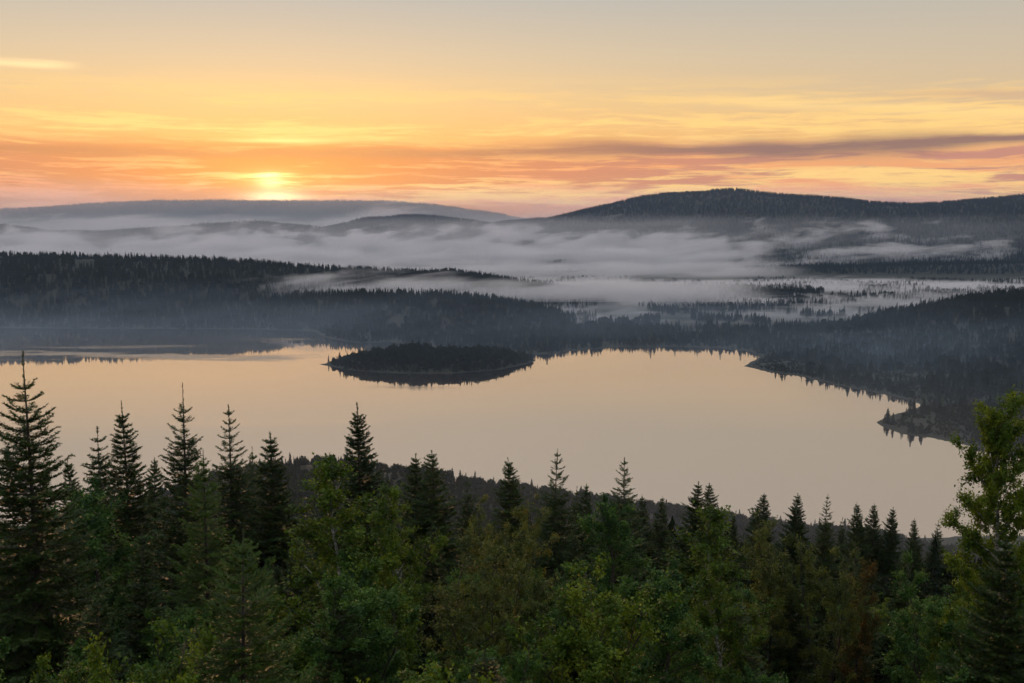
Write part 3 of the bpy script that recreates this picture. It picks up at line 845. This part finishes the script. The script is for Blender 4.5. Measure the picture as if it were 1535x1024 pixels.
# ------------------------------------------------------------------ far woods (stuff): instanced on points
def far_spruce(seed, tiers, H=10.0, rad=2.3):
    rs = np.random.default_rng(seed); V, Fc = [], []
    for i in range(tiers):
        t = (i + 0.6) / tiers
        zt = H * (1 - t * 0.96) + H * 0.11; r = rad * t ** 0.85 * rs.uniform(0.85, 1.15)
        n = 9; ph = rs.random() * 6
        o = len(V); V.append((rs.normal(0, .03), rs.normal(0, .03), min(zt, H)))
        for k in range(2 * n):
            rr = r * (rs.uniform(0.8, 1.25) if k % 2 == 0 else rs.uniform(0.35, 0.55))
            a = ph + k * math.pi / n
            V.append((rr * math.cos(a), rr * math.sin(a), zt - H * (0.13 if k % 2 == 0 else 0.085) - rs.uniform(0, 0.04) * H))
        for k in range(2 * n): Fc.append((o, o + 1 + k, o + 1 + (k + 1) % (2 * n)))
    V.append((0.1, 0, -0.4)); V.append((-0.1, 0.08, -0.4)); V.append((-0.1, -0.08, -0.4)); V.append((0, 0, H * 0.6))
    b = len(V) - 4
    Fc += [(b, b + 1, b + 3), (b + 1, b + 2, b + 3), (b + 2, b, b + 3)]
    return np_mesh('far_spruce', np.array(V), np.array(Fc), m_far, rnd=rs.random(len(Fc)))


def far_round(seed, H=7.0, W=4.5, n=420):
    rs = np.random.default_rng(seed)
    d = rs.normal(0, 1, (n, 3)); d /= np.linalg.norm(d, axis=1, keepdims=True)
    c = d * rs.uniform(0.55, 1.0, (n, 1)) * np.array([W / 2, W / 2, H * 0.42]) * (0.85 + 0.3 * rs.random((n, 1))) + np.array([0, 0, H * 0.55])
    s = rs.uniform(0.25, 0.6, n)
    V = (c[:, None] + rs.normal(0, 1, (n, 3, 3)) * s[:, None, None]).reshape(-1, 3)
    V = np.concatenate([V, [(0.12, 0, -0.4), (-0.1, 0.1, -0.4), (-0.1, -0.1, -0.4), (0, 0, H * 0.6)]])
    Fc = np.concatenate([np.arange(n * 3).reshape(-1, 3), np.array([(0, 1, 3), (1, 2, 3), (2, 0, 3)]) + n * 3])
    return np_mesh('far_round', V, Fc, m_far, rnd=rs.random(len(Fc)))


PROTO = [bpy.data.objects.new('far_tree_shape', m) for m in (far_spruce(1, 11), far_spruce(2, 9, rad=1.9), far_spruce(3, 12, rad=2.6), far_round(4), far_round(5, 6.0, 5.0))]


def forest(name, xs, ys, hs, kinds, label):
    zs = ground_z(xs, ys) - 0.2
    me = np_mesh_points(name, np.stack([xs, ys, zs], -1), hs, kinds)
    o = link(name, me); tag(o, label, 'forest', kind='stuff')
    ng = bpy.data.node_groups.new(name, 'GeometryNodeTree')
    ng.interface.new_socket('Geometry', in_out='INPUT', socket_type='NodeSocketGeometry')
    ng.interface.new_socket('Geometry', in_out='OUTPUT', socket_type='NodeSocketGeometry')
    N = ng.nodes.new
    gi, go, jn = N('NodeGroupInput'), N('NodeGroupOutput'), N('GeometryNodeJoinGeometry')
    def attr(nm, typ):
        a = N('GeometryNodeInputNamedAttribute'); a.data_type = typ; a.inputs[0].default_value = nm
        return a.outputs['Attribute']
    sc, rt, kd = attr('tree_scale', 'FLOAT_VECTOR'), attr('tree_turn', 'FLOAT'), attr('tree_kind', 'INT')
    rot = N('ShaderNodeCombineXYZ'); ng.links.new(rt, rot.inputs[2])
    for k, p in enumerate(PROTO):
        cmp_ = N('FunctionNodeCompare'); cmp_.data_type = 'INT'; cmp_.operation = 'EQUAL'
        ng.links.new(kd, cmp_.inputs[2]); cmp_.inputs[3].default_value = k
        inf = N('GeometryNodeObjectInfo'); inf.inputs[0].default_value = p; inf.inputs['As Instance'].default_value = True
        ip = N('GeometryNodeInstanceOnPoints')
        ng.links.new(gi.outputs[0], ip.inputs['Points']); ng.links.new(cmp_.outputs[0], ip.inputs['Selection'])
        ng.links.new(inf.outputs['Geometry'], ip.inputs['Instance']); ng.links.new(rot.outputs[0], ip.inputs['Rotation']); ng.links.new(sc, ip.inputs['Scale'])
        ng.links.new(ip.outputs[0], jn.inputs[0])
    ng.links.new(jn.outputs[0], go.inputs[0])
    md = o.modifiers.new('scatter', 'NODES'); md.node_group = ng
    return o


def np_mesh_points(name, co, hs, kinds):
    me = bpy.data.meshes.new(name)
    me.vertices.add(len(co)); me.vertices.foreach_set('co', np.asarray(co, np.float32).ravel())
    a = me.attributes.new('tree_scale', 'FLOAT_VECTOR', 'POINT')
    w = hs * rng.uniform(0.85, 1.3, len(hs))
    a.data.foreach_set('vector', np.stack([w, w, hs], -1).astype(np.float32).ravel())
    a = me.attributes.new('tree_turn', 'FLOAT', 'POINT'); a.data.foreach_set('value', rng.uniform(0, 6.28, len(hs)).astype(np.float32))
    a = me.attributes.new('tree_kind', 'INT', 'POINT'); a.data.foreach_set('value', kinds.astype(np.int32))
    return me


def scatter(x0, x1, y0, y1, spacing, inside):
    n = int((x1 - x0) * (y1 - y0) / spacing ** 2)
    xs, ys = rng.uniform(x0, x1, n), rng.uniform(y0, y1, n)
    keep = (np.abs(xs) < ys * 0.51 * 1.12 + 40)
    xs, ys = xs[keep], ys[keep]
    keep = inside(xs, ys)
    return xs[keep], ys[keep]


def hidden(xs, ys, zs, margin):
    """True where the ground line of sight from the lookout is blocked well above the treetop"""
    worst = np.full(xs.shape, -1e9)
    for f in np.linspace(0.3, 0.98, 46):
        gz = ground_z(xs * f, ys * f)
        worst = np.maximum(worst, (gz - CAM_Z) / (ys * f))
    return (zs - CAM_Z) / ys < worst - margin


def wood(name, x0, x1, y0, y1, spacing, hlo, hhi, label, conif=0.9, shore=3.0, sink=1.0):
    def ok(x, y):
        z = ground_z(x, y)
        flat = (x > -20) & (y > 1190) & (y < 2150) & (z < 9)
        patch = fbm(x / 70, y / 70, 77, 3) > np.where(flat, 0.03, -0.27)
        patch &= signed(ISLE, x, y) > 4
        patch &= ~((y > 2000) & (y < 3000) & (z < 7.5))
        patch &= ~((x > 150) & (y < 1000) & (z < 4) & (fbm(x / 40, y / 40, 23, 3) < -0.07))
        return (z > 0.3) & patch
    xs, ys = scatter(x0, x1, y0, y1, spacing, ok)
    hs = (hlo + (hhi - hlo) * rng.random(len(xs)) ** 1.6) * (1 + 0.5 * fbm(xs / 120, ys / 120, 91, 2))
    zz = ground_z(xs, ys)
    hs = hs * (0.65 + 0.35 * sstep(zz, 0.3, 2.2))
    h = hidden(xs, ys, zz + hs, 0.012)
    xs, ys, hs = xs[~h], ys[~h], hs[~h]
    kinds = np.where(rng.random(len(xs)) < conif, rng.integers(0, 3, len(xs)), rng.integers(3, 5, len(xs)))
    print(name, len(xs))
    return forest(name, xs, ys, hs / np.where(kinds < 3, 10.0, 8.0), kinds, label)


wood('shore_forest', -1500, 1300, 830, 1250, 5.2, 5.5, 13, 'dark spruce wood along the lake shores, island and low points', 0.86)
wood('ridge_forest', -1600, 1300, 1250, 2100, 6.0, 7, 13.5, 'misty spruce wood on the low ridges behind the lake', 0.95)
wood('valley_forest', -2200, 2200, 2100, 3000, 8.5, 8, 14, 'spruce wood on the foggy valley floor', 1.0)
wood('hill_forest', -2700, 2700, 3000, 4700, 9.5, 10, 15, 'spruce wood covering the broad dark hills beyond the fog', 1.0)
wood('far_ridge_forest', -4600, 4600, 5400, 8200, 27, 11, 17, 'thin line of spruce wood on the farthest ridge', 1.0)

xs, ys = scatter(-260, 40, 860, 990, 3.2, lambda x, y: (signed(ISLE, x, y) < -1 - 5 * (0.5 + fbm(x / 25, y / 25, 12, 2))) & (ground_z(x, y) > 0.25))
hs = rng.uniform(3.5, 9.0, len(xs)) * (1 + 0.9 * fbm(xs / 30, ys / 30, 19, 2)) * (0.6 + 0.4 * sstep(-signed(ISLE, xs, ys), 3, 25)); kinds = np.where(rng.random(len(xs)) < 0.4, rng.integers(0, 3, len(xs)), rng.integers(3, 5, len(xs)))
forest('island_wood', xs, ys, hs / np.where(kinds < 3, 8.0, 7.0), kinds, 'low rounded wood covering the small island')

def along(poly, step, lo, hi, close):
    out_ = []
    n = len(poly)
    for i in range(n if close else n - 1):
        (ax, ay), (bx, by) = poly[i], poly[(i + 1) % n]
        ln = math.hypot(bx - ax, by - ay)
        k = int(ln / step)
        t_ = rng.random(k); off = rng.uniform(lo, hi, k)
        nxx, nyy = -(by - ay) / ln, (bx - ax) / ln
        out_.append(np.stack([ax + (bx - ax) * t_ + nxx * off, ay + (by - ay) * t_ + nyy * off], -1))
    return np.concatenate(out_)


edge = np.concatenate([along(LAKE[:34], 1.3, -2, 22, False), along(ISLE, 1.6, -14, 14, True)])
zz = ground_z(edge[:, 0], edge[:, 1])
keep = (zz > 0.15) & (np.abs(edge[:, 0]) < edge[:, 1] * 0.58 + 40)
keep &= (fbm(edge[:, 0] / 34, edge[:, 1] / 34, 8, 2) > -0.12)
edge = edge[keep]
small = rng.random(len(edge)) < 0.55
hs = np.where(small, rng.uniform(1.2, 3.0, len(edge)), rng.uniform(4.0, 10.5, len(edge)))
kinds = np.where(small, rng.integers(3, 5, len(edge)), rng.integers(0, 3, len(edge)))
forest('shoreline_growth', edge[:, 0], edge[:, 1], hs / np.where(small, 7.0, 10.0), kinds, 'uneven fringe of bushes and spruces along the water edge')
xs, ys = scatter(150, 560, 600, 1000, 2.6, lambda x, y: (ground_z(x, y) > 0.3) & (ground_z(x, y) < 4.5) & (fbm(x / 18, y / 18, 3, 3) > -0.12))
hs = rng.uniform(0.7, 2.4, len(xs))
forest('shore_scrub', xs, ys, hs / 7.0, rng.integers(3, 5, len(xs)), 'low dark scrub on the flat points of the right shore')

# the right shore woods nearer than the rest, and the knoll below the lookout
wood('near_shore_forest', 100, 900, 560, 830, 4.6, 4.5, 12, 'spruce wood on the right hand shore of the lake', 0.8)


def knoll():
    xs, ys = scatter(-260, 260, 112, 345, 2.3, lambda x, y: ground_z(x, y) > 3)
    hs = rng.uniform(2.2, 4.6, len(xs)) * np.interp(ys, [112, 180, 240, 400], [1.5, 1.1, 0.85, 0.85])
    tall = rng.random(len(xs)) < 0.07
    hs = np.where(tall, hs * 1.5, hs)
    h = hidden(xs, ys, ground_z(xs, ys) + hs, 0.03)
    xs, ys, hs, tall = xs[~h], ys[~h], hs[~h], tall[~h]
    kinds = np.where(tall | (rng.random(len(xs)) < 0.55), rng.integers(0, 3, len(xs)), rng.integers(3, 5, len(xs)))
    print('knoll', len(xs))
    forest('knoll_thicket', xs, ys, hs / np.where(kinds < 3, 10.0, 7.0), kinds, 'low dark thicket of young trees covering the knoll')


knoll()

# low growth under the near wood
xs, ys = scatter(-75, 75, 14, 125, 0.9, lambda x, y: y > 12)
me = np_mesh_points('undergrowth', np.zeros((0, 3)), np.zeros(0), np.zeros(0))
hs = rng.uniform(0.9, 2.0, len(xs)); kinds = rng.integers(3, 5, len(xs))
forest('undergrowth', xs, ys, hs / 7.0, kinds, 'dark low growth on the wooded slope')

# single spruces that stand out on the far shores
FAR_S = spruce(301, 14, 2.6, leader=0.6, needles=2, width=0.16, thin=0.5)
for i, (px, py, D, lab) in enumerate([
    (975, 486, 1085, 'lone full spruce on the flat far shore, left of two'), (1081, 485, 1075, 'lone full spruce on the flat far shore, right of two'),
    (1046, 490, 1090, 'small spruce left of the right lone far shore spruce'), (1112, 488, 1070, 'spruce right of the lone pair where the far shore wood begins'),
    (790, 497, 1040, 'left of two spruces on the shore behind the island'), (820, 496, 1038, 'right of two spruces on the shore behind the island'),
    (925, 501, 1085, 'small spruce at the left part of the flat far shore'), (1012, 493, 1082, 'small spruce between the two lone far shore spruces'),
    (1236, 531, 925, 'spruce on the right peninsula near its tip'), (1287, 543, 850, 'spruce on the middle of the right peninsula'),
    (1343, 543, 860, 'dark spruce at the root of the right peninsula'), (1386, 590, 717, 'left spruce on the low grassy spit'), (1413, 589, 712, 'right spruce on the low grassy spit'),
    (1045, 444, 1400, 'tallest misty spruce above the lone far shore pair'), (1010, 455, 1360, 'misty spruce left of the tallest one in the row above the flat shore'),
    (1085, 456, 1330, 'misty spruce right of the tallest one in the row above the flat shore'), (1182, 453, 1330, 'first of the misty spruces climbing toward the right wooded hill'),
    (1210, 450, 1300, 'second of the misty spruces climbing toward the right wooded hill'), (1245, 443, 1290, 'third and taller misty spruce toward the right wooded hill'),
    (1266, 447, 1300, 'fourth misty spruce toward the right wooded hill'), (1290, 447, 1270, 'fifth misty spruce toward the right wooded hill'),
    (1320, 441, 1250, 'sixth misty spruce toward the right wooded hill'), (1346, 441, 1240, 'seventh misty spruce toward the right wooded hill'),
    (1380, 441, 1220, 'misty spruce near the left end of the right hill crest')]):
    x, y, z = at(px, py, D)
    h = min(17.0, max(6.0, z - float(ground_z(x, y))))
    plant('spruce_tree', FAR_S, x, y, h, i * 1.1, lab, SPR, 'single spruces on the far shore')

# ------------------------------------------------------------------ haze and mist
def box(name, c, s, mat):
    v = np.array([(a, b, d) for a in (-.5, .5) for b in (-.5, .5) for d in (-.5, .5)]) * np.array(s)
    f = np.array([(0, 1, 3, 2), (4, 6, 7, 5), (0, 4, 5, 1), (2, 3, 7, 6), (0, 2, 6, 4), (1, 5, 7, 3)])
    return link(name, np_mesh(name, v, f, mat), loc=c)


m_haze = bpy.data.materials.new('haze'); m_haze.use_nodes = True
t = m_haze.node_tree; t.nodes.clear()
pv = t.nodes.new('ShaderNodeVolumePrincipled'); ou = t.nodes.new('ShaderNodeOutputMaterial')
pv.inputs['Color'].default_value = (0.42, 0.62, 0.98, 1); pv.inputs['Density'].default_value = 5.5e-5; pv.inputs['Anisotropy'].default_value = 0.2
t.links.new(pv.outputs[0], ou.inputs['Volume'])
zmax = float(GZZ.max()) + 25
tag(box('haze', (0, 5040, (zmax - 4.2) / 2), (14100, 11000, zmax + 4.2), m_haze), 'thin blue morning haze filling the whole valley', 'haze', kind='stuff')


def mist(c, s, dens, sc, seed, cover, soft, edge=0.35, label='', colr=(0.998, 0.965, 0.968), step=0.5, top=1.0, an=0.25, hump=0.0):
    """a bank of mist: box c/s in metres, wisps of size sc, densest at its foot; hump: how unevenly high it stands"""
    m = bpy.data.materials.new('mist'); m.use_nodes = True
    t = m.node_tree; t.nodes.clear()
    tcn = t.nodes.new('ShaderNodeTexCoord')
    q = t.nodes.new('ShaderNodeSeparateXYZ'); t.links.new(tcn.outputs['Object'], q.inputs[0])
    px, py, pz = (X(t, q.outputs[i]) for i in range(3))
    n = noise(t, vec(t, px / sc[0] + seed - pz / sc[2] * 0.35, py / sc[1], pz / sc[2]), 1.0, 5.0, 0.62, 0.25)
    zr = pz / s[2] + 0.5
    if hump:
        big = noise(t, vec(t, px / (sc[0] * 2.6) + seed * 3, py / (sc[1] * 2.6), seed), 1.0, 2.0).step(0.3, 0.7)
        zr2 = zr / (big * hump + (1.0 - hump))
    else: zr2 = zr
    e = ((px.abs() / (s[0] / 2) * -1.0 + 1.0) / edge).min(1.0) * ((py.abs() / (s[1] / 2) * -1.0 + 1.0) / 0.5).min(1.0)
    d = (n - zr2 * top * 0.42 + cover).step(0.5 - soft, 0.5 + soft) * e.step(0.0, 1.0) * zr.step(1.0, 0.75)
    pv = t.nodes.new('ShaderNodeVolumePrincipled'); ou = t.nodes.new('ShaderNodeOutputMaterial')
    pv.inputs['Color'].default_value = (*colr, 1); pv.inputs['Anisotropy'].default_value = an
    t.links.new((d * dens).s, pv.inputs['Density']); t.links.new(pv.outputs[0], ou.inputs['Volume'])
    m.cycles.volume_step_rate = step
    tag(box('mist_bank', (c[0], c[1], c[2] - 3.4 + s[2] / 2), s, m), label, 'mist', kind='stuff')


mist((0, 3080, 0), (4600, 420, 170), 0.034, (130, 180, 44), 3.0, 0.145, 0.11, label='wispy white fog drifting up the foot of the big dark hill', step=0.12, hump=0.6, edge=0.12)
mist((-150, 2720, 0), (4200, 360, 110), 0.032, (150, 180, 34), 13.0, 0.15, 0.12, label='white fog bank filling the valley behind the low ridges', step=0.12, hump=0.5, edge=0.12)
mist((1150, 2900, 0), (1700, 300, 135), 0.036, (120, 160, 38), 31.0, 0.25, 0.12, label='ragged white fog wisps before the right part of the big hill', step=0.15, hump=0.55, edge=0.2)
mist((0, 2980, 0), (4800, 900, 150), 0.0016, (500, 400, 70), 23.0, 0.28, 0.3, label='thin wide veil of fog over the whole valley floor', step=0.3, edge=0.12)
mist((-60, 2290, 0), (1500, 480, 58), 0.024, (130, 120, 24), 41.0, 0.16, 0.14, label='bright fog over the valley floor left of the long dark wood', step=0.15, hump=0.4)
mist((-900, 5650, 0), (7600, 1500, 320), 0.0005, (900, 700, 150), 51.0, 0.4, 0.35, label='thin pale veil before the sunrise ridge', step=0.4, edge=0.12)
mist((-900, 5000, 0), (6500, 1300, 250), 0.0042, (420, 500, 70), 8.0, 0.14, 0.15, label='pale fog far off at the foot of the sunrise ridge', step=0.3, hump=0.5)
mist((450, 1850, 0), (2300, 330, 27), 0.050, (170, 130, 15), 5.0, 0.27, 0.13, label='low bright fog strip behind the flat far shore', step=0.2, hump=0.35)
mist((380, 1560, 0), (1150, 330, 28), 0.034, (100, 90, 15), 6.0, 0.24, 0.14, label='ground mist behind the flat shore spruces', step=0.2, hump=0.5)
mist((330, 1330, 0), (900, 260, 24), 0.026, (70, 70, 12), 16.0, 0.23, 0.15, label='thin ground mist between the rows of flat shore spruces', step=0.2, hump=0.5)
mist((-20, 1440, 24), (820, 170, 48), 0.026, (110, 80, 22), 4.0, 0.15, 0.14, label='mist lying between the two low ridges behind the island', step=0.2, hump=0.4)
mist((-100, 1090, 0), (2400, 580, 66), 0.0010, (190, 120, 32), 2.0, 0.2, 0.25, label='faint blue mist over the far lake edge and left ridge foot', colr=(0.62, 0.77, 0.98), step=0.5)
mist((520, 860, 0), (640, 520, 60), 0.0015, (110, 90, 30), 9.0, 0.16, 0.25, label='faint mist drifting over the right shore', colr=(0.62, 0.79, 0.98), step=0.5, hump=0.5)
mist((0, 230, 40), (420, 300, 60), 0.0009, (90, 80, 40), 1.0, 0.4, 0.35, label='faint morning haze on the knoll behind the near wood', colr=(0.8, 0.86, 0.95), step=0.5)
